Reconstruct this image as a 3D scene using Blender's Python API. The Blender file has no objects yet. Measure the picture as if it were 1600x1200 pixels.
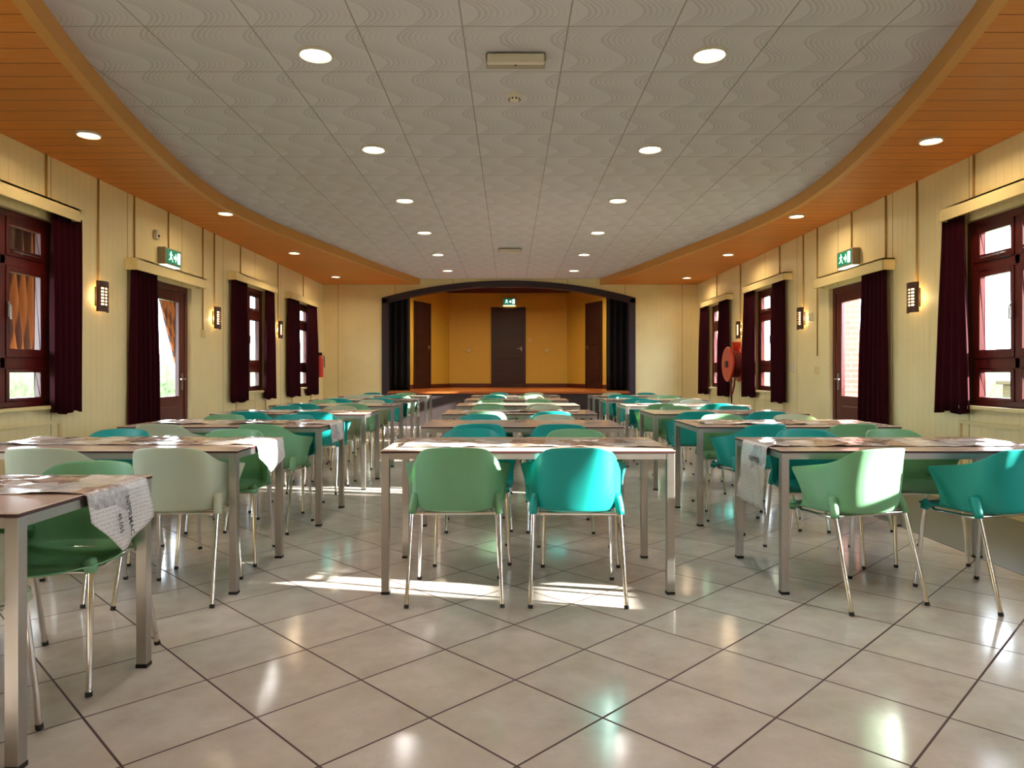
import bpy, bmesh, math, random
from mathutils import Vector, Matrix, noise
random.seed(7)
PI = math.pi
S = bpy.context.scene
COL = S.collection

# ------------------------------------------------------------------ camera
CAMZ = 1.14
cam_d = bpy.data.cameras.new('camera')
cam = bpy.data.objects.new('camera', cam_d); COL.objects.link(cam)
cam.location = (0, 0, CAMZ); cam.rotation_euler = (PI/2, 0, 0)
cam_d.sensor_fit = 'HORIZONTAL'; cam_d.sensor_width = 36
cam_d.lens = 36*1098/1600
cam_d.shift_x = 3/1600; cam_d.shift_y = -18/1600
cam_d.clip_start = .05; cam_d.clip_end = 200
S.camera = cam
# ------------------------------------------------------------------ world, sun, exposure
W = bpy.data.worlds.new('daylight'); S.world = W; W.use_nodes = True
bg = W.node_tree.nodes['Background']
bg.inputs[0].default_value = (.78, .89, 1.0, 1); bg.inputs[1].default_value = 18.0
sun_d = bpy.data.lights.new('sun', 'SUN'); sun_d.energy = 48; sun_d.angle = math.radians(.6); sun_d.color = (1, .96, .88)
sun = bpy.data.objects.new('sun', sun_d); COL.objects.link(sun)
SUN_EL, SUN_AZ = math.atan(.27), math.radians(12)
sdir = Vector((-math.cos(SUN_EL)*math.cos(SUN_AZ), math.cos(SUN_EL)*math.sin(SUN_AZ), -math.sin(SUN_EL)))
sun.rotation_euler = sdir.to_track_quat('-Z', 'Y').to_euler(); sun.location = (12, -2, 5)
S.view_settings.view_transform = 'Standard'; S.view_settings.look = 'None'
S.view_settings.exposure = 0.42; S.view_settings.gamma = 1.0; S.view_settings.use_curve_mapping = False
S.cycles.max_bounces = 8; S.cycles.diffuse_bounces = 5; S.cycles.glossy_bounces = 4
S.cycles.transparent_max_bounces = 12; S.cycles.caustics_reflective = False; S.cycles.caustics_refractive = False
S.cycles.sample_clamp_indirect = 6
DOWN_W, SOFFIT_W, SCONCE_W, STAGE_W = 5, 3.8, 4.5, 30   # lamp powers

# ------------------------------------------------------------------ helpers
def srgb(r, g, b):
    f = lambda c: (c/255/12.92) if c/255 <= .04045 else ((c/255+.055)/1.055)**2.4
    return (f(r), f(g), f(b), 1)

class NT:
    def __init__(s, name):
        s.m = bpy.data.materials.new(name); s.m.use_nodes = True
        s.t = s.m.node_tree; s.p = s.t.nodes['Principled BSDF']; s.out = s.t.nodes['Material Output']
    def n(s, typ, **kw):
        nd = s.t.nodes.new(typ)
        for k, v in kw.items():
            if k.startswith('i_'): nd.inputs[k[2:].replace('_', ' ')].default_value = v
            else: setattr(nd, k, v)
        return nd
    def l(s, a, b): s.t.links.new(a, b)
    def math(s, op, a, b=None, c=None):
        nd = s.t.nodes.new('ShaderNodeMath'); nd.operation = op
        for i, v in enumerate((a, b, c)):
            if v is None: continue
            if isinstance(v, (int, float)): nd.inputs[i].default_value = v
            else: s.l(v, nd.inputs[i])
        return nd.outputs[0]
    def mix(s, f, a, b):
        nd = s.t.nodes.new('ShaderNodeMix'); nd.data_type = 'RGBA'
        for i, v in ((0, f), (6, a), (7, b)):
            if isinstance(v, (int, float, tuple)): nd.inputs[i].default_value = v
            else: s.l(v, nd.inputs[i])
        return nd.outputs[2]
    def xyz(s, kind='Object'):
        tc = s.n('ShaderNodeTexCoord'); sp = s.n('ShaderNodeSeparateXYZ'); s.l(tc.outputs[kind], sp.inputs[0])
        return tc.outputs[kind], sp.outputs[0], sp.outputs[1], sp.outputs[2]
    def noise(s, vec, scale, detail=3, rough=.55):
        nd = s.n('ShaderNodeTexNoise'); s.l(vec, nd.inputs['Vector'])
        nd.inputs['Scale'].default_value = scale; nd.inputs['Detail'].default_value = detail; nd.inputs['Roughness'].default_value = rough
        return nd.outputs['Fac']
    def ramp(s, v, a, b):
        nd = s.n('ShaderNodeMapRange'); s.l(v, nd.inputs[0]); nd.inputs[1].default_value = a; nd.inputs[2].default_value = b
        return nd.outputs[0]
    def bump(s, h, strength=.3, dist=.01):
        nd = s.n('ShaderNodeBump'); nd.inputs['Strength'].default_value = strength; nd.inputs['Distance'].default_value = dist
        s.l(h, nd.inputs['Height']); s.l(nd.outputs[0], s.p.inputs['Normal'])
    def base(s, v):
        if isinstance(v, tuple): s.p.inputs['Base Color'].default_value = v
        else: s.l(v, s.p.inputs['Base Color'])
    def set(s, **kw):
        for k, v in kw.items(): s.p.inputs[k.replace('_', ' ')].default_value = v

def simple(name, col, rough=.5, metal=0, var=.06, scale=30, spec=.5):
    a = NT(name); v, x, y, z = a.xyz(); f = a.noise(v, scale)
    c2 = tuple(c*(1-var*2) for c in col[:3])+(1,)
    a.base(a.mix(f, col, c2)); a.set(Roughness=rough, Metallic=metal); a.p.inputs['Specular IOR Level'].default_value = spec
    return a.m

def emis(name, col, strength):
    a = NT(name); a.base(col); a.p.inputs['Emission Color'].default_value = col; a.p.inputs['Emission Strength'].default_value = strength
    v, x, y, z = a.xyz(); f = a.noise(v, 60); a.l(a.mix(f, .35, .45) if False else a.math('MULTIPLY_ADD', f, .1, .3), a.p.inputs['Roughness'])
    return a.m

M = {}
# floor tiles laid on the diagonal
def mk_floor():
    a = NT('floor_tiles'); v, x, y, z = a.xyz()
    s = .4045; k = math.sqrt(.5)
    xs = a.math('SUBTRACT', x, .0195); ys = a.math('SUBTRACT', y, 2.034)
    u = a.math('MULTIPLY', a.math('ADD', xs, ys), k/s); w = a.math('MULTIPLY', a.math('SUBTRACT', ys, xs), k/s)
    def edge(q):
        fr = a.math('FRACT', q); d = a.math('ABSOLUTE', a.math('SUBTRACT', fr, .5)); return d
    e = a.math('MAXIMUM', edge(u), edge(w))
    g = a.ramp(e, .4885, .4925)
    cid = a.n('ShaderNodeCombineXYZ'); a.l(a.math('FLOOR', u), cid.inputs[0]); a.l(a.math('FLOOR', w), cid.inputs[1])
    wn = a.n('ShaderNodeTexWhiteNoise'); a.l(cid.outputs[0], wn.inputs['Vector'])
    off = a.n('ShaderNodeVectorMath', operation='MULTIPLY_ADD'); a.l(wn.outputs['Color'], off.inputs[0]); off.inputs[1].default_value = (9, 9, 9); a.l(v, off.inputs[2])
    n1 = a.noise(off.outputs[0], 5, 5, .6); n2 = a.noise(off.outputs[0], 22, 4, .7)
    c = a.mix(a.ramp(n1, .3, .72), srgb(206, 197, 188), srgb(180, 168, 157))
    c = a.mix(a.ramp(n2, .45, .8), c, srgb(194, 181, 168))
    c = a.mix(a.math('MULTIPLY', wn.outputs['Value'], .18), c, srgb(168, 156, 142))
    c = a.mix(g, c, srgb(66, 40, 42))
    a.base(c)
    a.l(a.math('ADD', a.math('MULTIPLY', g, .5), a.math('MULTIPLY_ADD', n2, .10, .09)), a.p.inputs['Roughness'])
    a.bump(a.math('SUBTRACT', a.math('MULTIPLY', n2, .03), g), .35, .002)
    return a.m
M['floor'] = mk_floor()
M['border'] = simple('floor_border', srgb(100, 103, 94), .35, var=.08, scale=12)

def mk_wall(axis, name, col, colg, seam=1.2, phase=0., pitch=.09, depth=.5):
    a = NT(name); v, x, y, z = a.xyz(); q = (x, y)[axis]
    t = a.math('FRACT', a.math('DIVIDE', a.math('ADD', q, phase), pitch))
    g = a.ramp(a.math('ABSOLUTE', a.math('SUBTRACT', t, .5)), .44, .5)
    sm = a.math('FRACT', a.math('DIVIDE', a.math('ADD', q, phase), seam))
    g2 = a.ramp(a.math('ABSOLUTE', a.math('SUBTRACT', sm, .5)), .4925, .497)
    n = a.noise(v, 3, 4)
    c = a.mix(a.ramp(n, .35, .75), col, tuple(i*.93 for i in col[:3])+(1,))
    c = a.mix(a.math('MULTIPLY', g, .16), c, colg); c = a.mix(a.math('MULTIPLY', g2, .75), c, colg)
    a.base(c); a.set(Roughness=.42)
    a.bump(a.math('SUBTRACT', 0.0, a.math('ADD', a.math('MULTIPLY', g, .5), g2)), depth, .004)
    return a.m
CREAM = srgb(238, 222, 170)
M['wall_side'] = mk_wall(1, 'cream_boarding_side', CREAM, srgb(150, 118, 60))
M['wall_end'] = mk_wall(0, 'cream_boarding_end', CREAM, srgb(170, 140, 80), depth=.2)
M['cream'] = simple('cream_paint', srgb(228, 210, 155), .4, var=.03)
M['ochre'] = simple('ochre_plaster', srgb(204, 164, 62), .6, var=.05, scale=8)

def mk_soffit():
    a = NT('orange_boards'); v, x, y, z = a.xyz()
    t = a.math('FRACT', a.math('DIVIDE', y, .19)); g = a.ramp(a.math('ABSOLUTE', a.math('SUBTRACT', t, .5)), .475, .49)
    fl = a.math('FLOOR', a.math('DIVIDE', y, .19)); cb = a.n('ShaderNodeCombineXYZ'); a.l(fl, cb.inputs[0])
    wn = a.n('ShaderNodeTexWhiteNoise'); a.l(cb.outputs[0], wn.inputs['Vector'])
    mp = a.n('ShaderNodeMapping'); a.l(v, mp.inputs[0]); mp.inputs['Scale'].default_value = (1.5, 22, 4)
    n = a.noise(mp.outputs[0], 3, 4)
    c = a.mix(a.ramp(n, .3, .7), srgb(214, 136, 56), srgb(198, 120, 46)); c = a.mix(a.math('MULTIPLY', wn.outputs[0], .3), c, srgb(182, 112, 52))
    c = a.mix(g, c, srgb(80, 34, 10)); a.base(c); a.set(Roughness=.5)
    a.p.inputs['Specular IOR Level'].default_value = .3
    a.bump(a.math('SUBTRACT', 0.0, g), .5, .005); return a.m
M['soffit'] = mk_soffit()
M['fascia'] = simple('orange_fascia', srgb(204, 146, 72), .5, var=.04)

def mk_ceiling():
    a = NT('pressed_ceiling_tiles'); v, x, y, z = a.xyz(); T = .6
    u = a.math('DIVIDE', a.math('ADD', x, .27), T); w = a.math('DIVIDE', a.math('SUBTRACT', y, 3.98), T)
    def ed(q): return a.math('ABSOLUTE', a.math('SUBTRACT', a.math('FRACT', q), .5))
    g = a.ramp(a.math('MAXIMUM', ed(u), ed(w)), .492, .4965)
    cid = a.n('ShaderNodeCombineXYZ'); a.l(a.math('FLOOR', u), cid.inputs[0]); a.l(a.math('FLOOR', w), cid.inputs[1])
    wn = a.n('ShaderNodeTexWhiteNoise'); a.l(cid.outputs[0], wn.inputs['Vector'])
    # S-shaped bundles of fine parallel ridges, two to a tile
    ph = a.math('MULTIPLY', a.math('SINE', a.math('MULTIPLY', w, 2*PI)), .16)
    q = a.math('MULTIPLY', a.math('ADD', u, ph), 2.0)
    fr = a.math('FRACT', q)
    lines = a.math('MULTIPLY_ADD', a.math('SINE', a.math('MULTIPLY', fr, 2*PI*9)), .5, .5)
    mask = a.ramp(fr, .95, .1)
    r = a.math('MULTIPLY', a.math('MULTIPLY', lines, mask), 1.0)
    n = a.noise(v, 120, 2)
    c = a.mix(a.math('MULTIPLY', r, .34), srgb(201, 200, 208), srgb(136, 134, 134))
    c = a.mix(a.math('MULTIPLY', wn.outputs[0], .10), c, srgb(176, 170, 158))
    c = a.mix(a.math('MULTIPLY', g, .75), c, srgb(128, 120, 106)); a.base(c); a.set(Roughness=.9)
    a.bump(a.math('SUBTRACT', a.math('ADD', r, a.math('MULTIPLY', n, .3)), a.math('MULTIPLY', g, 3.0)), .5, .003); return a.m
M['ceiling'] = mk_ceiling()

def mk_wood(name, c1, c2, rough=.32, axis=2):
    a = NT(name); v, x, y, z = a.xyz(); mp = a.n('ShaderNodeMapping'); a.l(v, mp.inputs[0])
    sc = [18, 18, 18]; sc[axis] = 1.2; mp.inputs['Scale'].default_value = sc
    n = a.noise(mp.outputs[0], 2, 5, .6); a.base(a.mix(a.ramp(n, .3, .7), c1, c2)); a.set(Roughness=rough); return a.m
M['frame'] = mk_wood('mahogany_paint', srgb(98, 30, 26), srgb(72, 18, 18))
M['dark_door'] = mk_wood('dark_door_wood', srgb(54, 18, 16), srgb(34, 11, 12), .45)
M['arch'] = simple('dark_arch_paint', srgb(44, 30, 44), .55)
M['black'] = simple('black_cloth', srgb(16, 10, 14), .9)
M['stage_front'] = simple('stage_front_paint', srgb(42, 28, 28), .7)
M['stage_floor'] = mk_wood('stage_boards', srgb(176, 96, 44), srgb(140, 70, 30), .28, 1)
M['stage_base'] = simple('dark_red_skirting', srgb(84, 26, 14), .5)

def mk_velvet():
    a = NT('maroon_velvet'); v, x, y, z = a.xyz(); n = a.noise(v, 40, 3)
    a.base(a.mix(n, srgb(58, 5, 18), srgb(34, 3, 12))); a.set(Roughness=.9); a.p.inputs['Specular IOR Level'].default_value = .12
    a.p.inputs['Sheen Weight'].default_value = .02; a.p.inputs['Sheen Tint'].default_value = (.6, .2, .35, 1)
    tr = a.n('ShaderNodeBsdfTranslucent'); tr.inputs[0].default_value = (.30, .02, .08, 1)
    mx = a.n('ShaderNodeMixShader'); mx.inputs[0].default_value = .05
    a.l(a.p.outputs[0], mx.inputs[1]); a.l(tr.outputs[0], mx.inputs[2]); a.l(mx.outputs[0], a.out.inputs[0]); return a.m
M['velvet'] = mk_velvet()
def mk_drape():
    a = NT('striped_drape'); v, x, y, z = a.xyz()
    t = a.math('SINE', a.math('MULTIPLY', y, 55)); n = a.noise(v, 12)
    a.base(a.mix(a.ramp(t, -.2, .4), srgb(150, 78, 44), srgb(70, 26, 30))); a.set(Roughness=.8); return a.m
M['drape'] = mk_drape()

def mk_glass():
    a = NT('window_glass'); t = a.n('ShaderNodeBsdfTransparent'); t.inputs[0].default_value = (.97, .985, .98, 1)
    g = a.n('ShaderNodeBsdfGlossy'); g.inputs['Roughness'].default_value = .02
    lw = a.n('ShaderNodeLayerWeight'); lw.inputs[0].default_value = .5
    fr = a.math('MULTIPLY_ADD', a.math('POWER', lw.outputs['Facing'], 5.0), .6, .03)
    mx = a.n('ShaderNodeMixShader'); a.l(fr, mx.inputs[0]); a.l(t.outputs[0], mx.inputs[1]); a.l(g.outputs[0], mx.inputs[2])
    a.l(mx.outputs[0], a.out.inputs[0]); return a.m
M['glass'] = mk_glass()

def mk_plastic(name, c, tr_c, k=.22):
    a = NT(name); v, x, y, z = a.xyz(); n = a.noise(v, 8)
    a.base(a.mix(n, c, tuple(i*.94 for i in c[:3])+(1,))); a.set(Roughness=.38)
    tr = a.n('ShaderNodeBsdfTranslucent'); tr.inputs[0].default_value = tr_c
    mx = a.n('ShaderNodeMixShader'); mx.inputs[0].default_value = k
    a.l(a.p.outputs[0], mx.inputs[1]); a.l(tr.outputs[0], mx.inputs[2]); a.l(mx.outputs[0], a.out.inputs[0]); return a.m
M['G'] = mk_plastic('green_plastic', srgb(130, 184, 142), srgb(130, 206, 120))
M['T'] = mk_plastic('teal_plastic', srgb(18, 164, 158), srgb(20, 190, 180), .15)
M['C'] = mk_plastic('cream_plastic', srgb(204, 208, 190), srgb(200, 222, 166), .3)
def mk_metal(name, c, rough, aniso=False):
    a = NT(name); v, x, y, z = a.xyz(); n = a.noise(v, 90, 2)
    a.base(c); a.set(Metallic=1.0); a.l(a.math('MULTIPLY_ADD', n, .08, rough), a.p.inputs['Roughness']); return a.m
M['chrome'] = mk_metal('chrome_tube', (.78, .76, .76, 1), .06)
M['alu'] = mk_metal('brushed_aluminium', (.47, .44, .42, 1), .30)
M['rubber'] = simple('black_rubber', srgb(20, 18, 18), .6)
def mk_top():
    a = NT('laminate_top'); v, x, y, z = a.xyz(); n = a.noise(v, 14, 4); n2 = a.noise(v, 3, 2)
    a.base(a.mix(n, srgb(214, 192, 176), srgb(204, 180, 162))); a.l(a.math('MULTIPLY_ADD', n2, .08, .10), a.p.inputs['Roughness']); return a.m
M['top'] = mk_top()
M['edge'] = simple('dark_edge_band', srgb(60, 24, 26), .4)
def mk_paper(name, c_lo, c_hi, dark, thr):
    a = NT(name); v, x, y, z = a.xyz('UV')
    mp = a.n('ShaderNodeMapping'); a.l(v, mp.inputs[0]); mp.inputs['Scale'].default_value = (5, 3, 1)
    vo = a.n('ShaderNodeTexVoronoi', distance='CHEBYCHEV'); a.l(mp.outputs[0], vo.inputs['Vector']); vo.inputs['Scale'].default_value = 1.6
    hsv = a.n('ShaderNodeSeparateColor'); a.l(vo.outputs['Color'], hsv.inputs[0])
    n = a.noise(v, 22, 5, .7)
    ln = a.math('MULTIPLY_ADD', a.math('SINE', a.math('MULTIPLY', x, 420)), .5, .5)
    n3 = a.noise(v, 160, 2)
    txt = a.math('MULTIPLY', a.ramp(ln, .35, .6), a.ramp(n3, .48, .56))
    photo = a.math('GREATER_THAN', hsv.outputs[0], thr)
    pc = a.mix(a.ramp(n, .35, .65), c_lo, dark)
    base = a.mix(a.math('MULTIPLY', txt, .38), c_hi, srgb(70, 66, 66))
    a.base(a.mix(photo, base, pc)); a.set(Roughness=.14); return a.m
M['paper'] = mk_paper('printed_paper', srgb(196, 172, 154), srgb(212, 204, 198), srgb(140, 114, 102), .5)
M['paper_plain'] = mk_paper('printed_paper_pale', srgb(200, 198, 200), srgb(214, 212, 212), srgb(150, 146, 150), .85)
M['ink'] = simple('black_ink', srgb(60, 58, 66), .5)
M['sconce'] = simple('bronze_sconce', srgb(74, 38, 24), .5)
M['warm_glow'] = emis('warm_lamp_glow', (1, .66, .28, 1), 6)
M['lamp_glow'] = emis('lamp_face_glow', (1, .93, .82, 1), 9)
M['soffit_glow'] = emis('soffit_lamp_glow', (1, .84, .58, 1), 11)
M['white_trim'] = simple('white_plastic', srgb(214, 206, 190), .4, var=.02)
M['grey_plastic'] = simple('grey_plastic', srgb(150, 138, 118), .4, var=.02)
M['sign_green'] = emis('sign_green_lit', srgb(8, 110, 80), .55)
M['sign_white'] = emis('sign_white_lit', (.75, 1, .92, 1), 1.6)
M['tube'] = emis('sign_tube_glow', (.9, 1, .75, 1), 2.5)
M['red'] = simple('red_enamel', srgb(196, 44, 22), .3)
M['dark_red'] = simple('dark_red_hose', srgb(120, 22, 20), .5)
M['dark_hole'] = simple('dark_plastic', srgb(30, 24, 20), .6)
M['chimes'] = mk_metal('brass', (.6, .45, .2, 1), .3)
M['grass'] = None
def mk_leaf(name, a1, a2, sc=6):
    a = NT(name); v, x, y, z = a.xyz(); n = a.noise(v, sc, 5, .7); a.base(a.mix(a.ramp(n, .35, .65), a1, a2)); a.set(Roughness=.8)
    return a.m
M['grass'] = mk_leaf('lawn_grass', srgb(104, 120, 80), srgb(140, 146, 112), 3)
M['hedge'] = mk_leaf('hedge_leaf', srgb(66, 86, 46), srgb(112, 128, 84), 9)
def mk_brick():
    a = NT('red_brick'); v, x, y, z = a.xyz(); b = a.n('ShaderNodeTexBrick')
    cb = a.n('ShaderNodeCombineXYZ'); a.l(a.math('ADD', x, y), cb.inputs[0]); a.l(z, cb.inputs[1]); a.l(cb.outputs[0], b.inputs['Vector'])
    b.inputs['Color1'].default_value = srgb(122, 54, 48); b.inputs['Color2'].default_value = srgb(108, 46, 42); b.inputs['Mortar'].default_value = srgb(104, 84, 78)
    b.inputs['Scale'].default_value = 1; b.inputs['Brick Width'].default_value = .22; b.inputs['Row Height'].default_value = .075; b.inputs['Mortar Size'].default_value = .008
    a.l(b.outputs[0], a.p.inputs['Base Color']); a.set(Roughness=.85); return a.m
M['brick'] = mk_brick()
M['concrete'] = simple('grey_concrete', srgb(42, 43, 44), .8)
M['porch'] = simple('porch_paint', srgb(170, 172, 176), .7)

# mesh builder
class MB:
    def __init__(s): s.v = []; s.f = []; s.mi = []; s.sm = []
    def add(s, vs, fs, mi=0, smooth=False):
        o = len(s.v); s.v += [tuple(p) for p in vs]
        for f in fs: s.f.append([i+o for i in f]); s.mi.append(mi); s.sm.append(smooth)
        return s
    def box(s, x0, x1, y0, y1, z0, z1, mi=0):
        x0, x1 = sorted((x0, x1)); y0, y1 = sorted((y0, y1)); z0, z1 = sorted((z0, z1))
        v = [(x0,y0,z0),(x1,y0,z0),(x1,y1,z0),(x0,y1,z0),(x0,y0,z1),(x1,y0,z1),(x1,y1,z1),(x0,y1,z1)]
        return s.add(v, [(0,3,2,1),(4,5,6,7),(0,1,5,4),(1,2,6,5),(2,3,7,6),(3,0,4,7)], mi)
    def tube(s, pts, r, n=12, mi=0, caps=True, r2=None):
        pts = [Vector(p) for p in pts]; rings = []; up = None
        for i, p in enumerate(pts):
            d = (pts[min(i+1, len(pts)-1)]-pts[max(i-1, 0)]).normalized()
            if up is None: up = Vector((0, 0, 1)) if abs(d.z) < .9 else Vector((0, 1, 0))
            a = d.cross(up).normalized(); b = a.cross(d).normalized(); up = b
            rr = r if r2 is None else r+(r2-r)*i/(len(pts)-1)
            rings.append([p+a*rr*math.cos(2*PI*k/n)+b*rr*math.sin(2*PI*k/n) for k in range(n)])
        vs = [q for R in rings for q in R]
        fs = [(i*n+k, i*n+(k+1) % n, (i+1)*n+(k+1) % n, (i+1)*n+k) for i in range(len(pts)-1) for k in range(n)]
        s.add(vs, fs, mi, True)
        if caps: s.add(rings[0], [list(range(n))[::-1]], mi); s.add(rings[-1], [list(range(n))], mi)
        return s
    def lathe(s, prof, c, axis='z', n=32, mi=0, smooth=True):
        # prof: (r, h) pairs
        vs = []
        for r, h in prof:
            for k in range(n):
                a = 2*PI*k/n; u, w = r*math.cos(a), r*math.sin(a)
                p = {'z': (u, w, h), 'x': (h, u, w), 'y': (u, h, w)}[axis]
                vs.append((c[0]+p[0], c[1]+p[1], c[2]+p[2]))
        fs = [(i*n+k, i*n+(k+1) % n, (i+1)*n+(k+1) % n, (i+1)*n+k) for i in range(len(prof)-1) for k in range(n)]
        return s.add(vs, fs, mi, smooth)
    def build(s, name, mats, parent=None, bevel=0, solid=0):
        me = bpy.data.meshes.new(name); me.from_pydata(s.v, [], s.f)
        if not isinstance(mats, (list, tuple)): mats = [mats]
        for m in mats: me.materials.append(m)
        for p, mi, sm in zip(me.polygons, s.mi, s.sm): p.material_index = mi; p.use_smooth = sm
        bm = bmesh.new(); bm.from_mesh(me); bmesh.ops.remove_doubles(bm, verts=bm.verts, dist=1e-6)
        bmesh.ops.recalc_face_normals(bm, faces=bm.faces)
        for e in bm.edges:
            if len(e.link_faces) == 2 and e.calc_face_angle(0) > .75: e.smooth = False
        bm.to_mesh(me); bm.free(); me.update()
        o = bpy.data.objects.new(name, me); COL.objects.link(o)
        if parent: o.parent = parent
        if bevel:
            b = o.modifiers.new('bevel', 'BEVEL'); b.width = bevel; b.segments = 2; b.limit_method = 'ANGLE'
        if solid:
            b = o.modifiers.new('solid', 'SOLIDIFY'); b.thickness = solid; b.offset = 0
        return o
def tag(o, label=None, cat=None, group=None, kind=None):
    if label: o['label'] = label
    if cat: o['category'] = cat
    if group: o['group'] = group
    if kind: o['kind'] = kind
    return o
def empty(name, loc=(0, 0, 0), rz=0, parent=None):
    o = bpy.data.objects.new(name, None); COL.objects.link(o); o.location = loc; o.rotation_euler.z = rz; o.empty_display_size = .1
    if parent: o.parent = parent
    return o
def copy_tree(o, parent=None):
    c = o.copy(); COL.objects.link(c); c.parent = parent
    if parent is not None: c.matrix_parent_inverse = o.matrix_parent_inverse
    for ch in list(o.children): copy_tree(ch, c)
    return c
def bake(o):
    bpy.context.view_layer.update()
    dg = bpy.context.evaluated_depsgraph_get(); me = bpy.data.meshes.new_from_object(o.evaluated_get(dg))
    o.modifiers.clear(); o.data = me; return o
def area(name, loc, rot, power, size, col, parent=None, spread=PI, shape='DISK'):
    d = bpy.data.lights.new(name, 'AREA'); d.shape = shape; d.size = size; d.energy = power; d.color = col; d.spread = spread
    o = bpy.data.objects.new(name, d); COL.objects.link(o); o.location = loc; o.rotation_euler = rot
    if parent: o.parent = parent
    return o

# ------------------------------------------------------------------ room shell
XW, YB, YR, ZC, ZS = 3.92, 14.7, -2.2, 3.10, 2.98
TH = .17
struct = lambda o: tag(o, kind='structure')
fl = MB().box(-2.88, 2.88, YR, YB, -.1, 0); struct(fl.build('floor', M['floor']))
for s in (-1, 1):
    b = MB().box(s*2.88, s*XW, YR, YB, -.1, .002); struct(b.build('floor_border', M['border']))

WIN = [(-1.1, .6), (1.5, 3.2), (4.4, 6.1), (10.05, 11.25), (12.6, 13.8)]
WZ0, WZ1 = .86, 2.43
DOOR = (7.6, 8.65, 0, 2.17)
def side_wall(s, name):
    ops = sorted([(a, b, WZ0, WZ1) for a, b in WIN]+[DOOR]); m = MB(); x0, x1 = s*XW, s*(XW+TH); y = YR
    for a, b, z0, z1 in ops:
        m.box(x0, x1, y, a, 0, ZC+.05)
        if z0 > 0: m.box(x0, x1, a, b, 0, z0)
        m.box(x0, x1, a, b, z1, ZC+.05); y = b
    m.box(x0, x1, y, YB, 0, ZC+.05)
    struct(m.build(name, M['wall_side']))
side_wall(-1, 'wall_left'); side_wall(1, 'wall_right')
struct(MB().box(-XW-TH, XW+TH, YR-.15, YR, 0, ZC+.05).build('wall_rear', M['wall_end']))
for s, nm in ((-1, 'left'), (1, 'right')):
    m = MB()
    y = YR
    m.box(s*XW, s*(XW-.015), YR, 7.55, 0, .09); m.box(s*XW, s*(XW-.015), 8.7, YB, 0, .09)
    struct(m.build('baseboard_'+nm, M['cream']))

# front wall with the arched stage opening
OX0, OX1, SPR, SAG = -2.68, 2.62, 2.70, .36
oc = (OX0+OX1)/2; hw = (OX1-OX0)/2; RA = (hw*hw+SAG*SAG)/(2*SAG)
def archz(x, inset=0.):
    r = RA-inset; zc = SPR+SAG-RA
    return zc+math.sqrt(max(r*r-(x-oc)**2, 0))
NA = 48
STZ = .74
m = MB(); y0, y1 = YB, YB+.16
m.box(-XW-TH, OX0, y0, y1, 0, ZC+.4); m.box(OX1, XW+TH, y0, y1, 0, ZC+.4)
for i in range(NA):
    xa = OX0+(OX1-OX0)*i/NA; xb = OX0+(OX1-OX0)*(i+1)/NA; za, zb = archz(xa), archz(xb); zt = ZC+.4
    m.add([(xa,y0,za),(xb,y0,zb),(xb,y0,zt),(xa,y0,zt),(xa,y1,za),(xb,y1,zb),(xb,y1,zt),(xa,y1,zt)], [(0,1,2,3),(7,6,5,4),(0,4,5,1),(3,2,6,7)])
struct(m.build('wall_front', M['wall_end']))
struct(MB().box(OX0, OX1, YB+.02, YB+.14, 0, STZ-.04).build('wall_stage_front', M['stage_front']))
# dark arch band
m = MB(); bw = .12; ya, yb = YB-.03, YB+.2
for s, xo in ((1, OX0), (-1, OX1)):
    m.box(xo, xo+s*bw, ya, yb, STZ-.02 if False else .0, archz(xo)-.02)
for i in range(NA):
    xa = OX0+(OX1-OX0)*i/NA; xb = OX0+(OX1-OX0)*(i+1)/NA
    za, zb, zi, zj = archz(xa), archz(xb), archz(xa)-bw, archz(xb)-bw
    m.add([(xa,ya,zi),(xb,ya,zj),(xb,ya,zb),(xa,ya,za),(xa,yb,zi),(xb,yb,zj),(xb,yb,zb),(xa,yb,za)], [(0,1,2,3),(7,6,5,4),(0,4,5,1),(3,2,6,7)])
m.add([(OX0,ya,archz(OX0)-bw),(OX0,ya,archz(OX0)),(OX0,yb,archz(OX0)),(OX0,yb,archz(OX0)-bw)], [(0,1,2,3)])
struct(m.build('trim_arch', M['arch']))
# stage
struct(MB().box(-XW-TH, XW+TH, YB+.14, 19.3, STZ-.04, STZ).box(OX0, OX1, YB-.02, YB+.141, STZ-.04, STZ).build('floor_stage', M['stage_floor']))
SP = [(-3.05, 15.75), (-1.65, 19.1), (1.55, 19.1), (2.95, 15.75)]
def seg_wall(p, q, z0, z1, t, name, mat):
    d = (Vector(q)-Vector(p)).normalized(); n = Vector((-d.y, d.x))
    if n.y < 0: n = -n
    a, b = Vector(p), Vector(q); c, e = b+n*t, a+n*t
    m = MB(); m.add([(v.x, v.y, z) for z in (z0, z1) for v in (a, b, c, e)], [(0,1,2,3),(4,5,6,7),(0,1,5,4),(1,2,6,5),(2,3,7,6),(3,0,4,7)])
    return struct(m.build(name, mat))
seg_wall(SP[0], SP[1], STZ, 3.3, .1, 'wall_stage_left', M['ochre'])
seg_wall((SP[1][0]-.05, 19.1), (SP[2][0]+.05, 19.1), STZ, 3.3, .1, 'wall_stage_back', M['ochre'])
seg_wall(SP[2], SP[3], STZ, 3.3, .1, 'wall_stage_right', M['ochre'])
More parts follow.
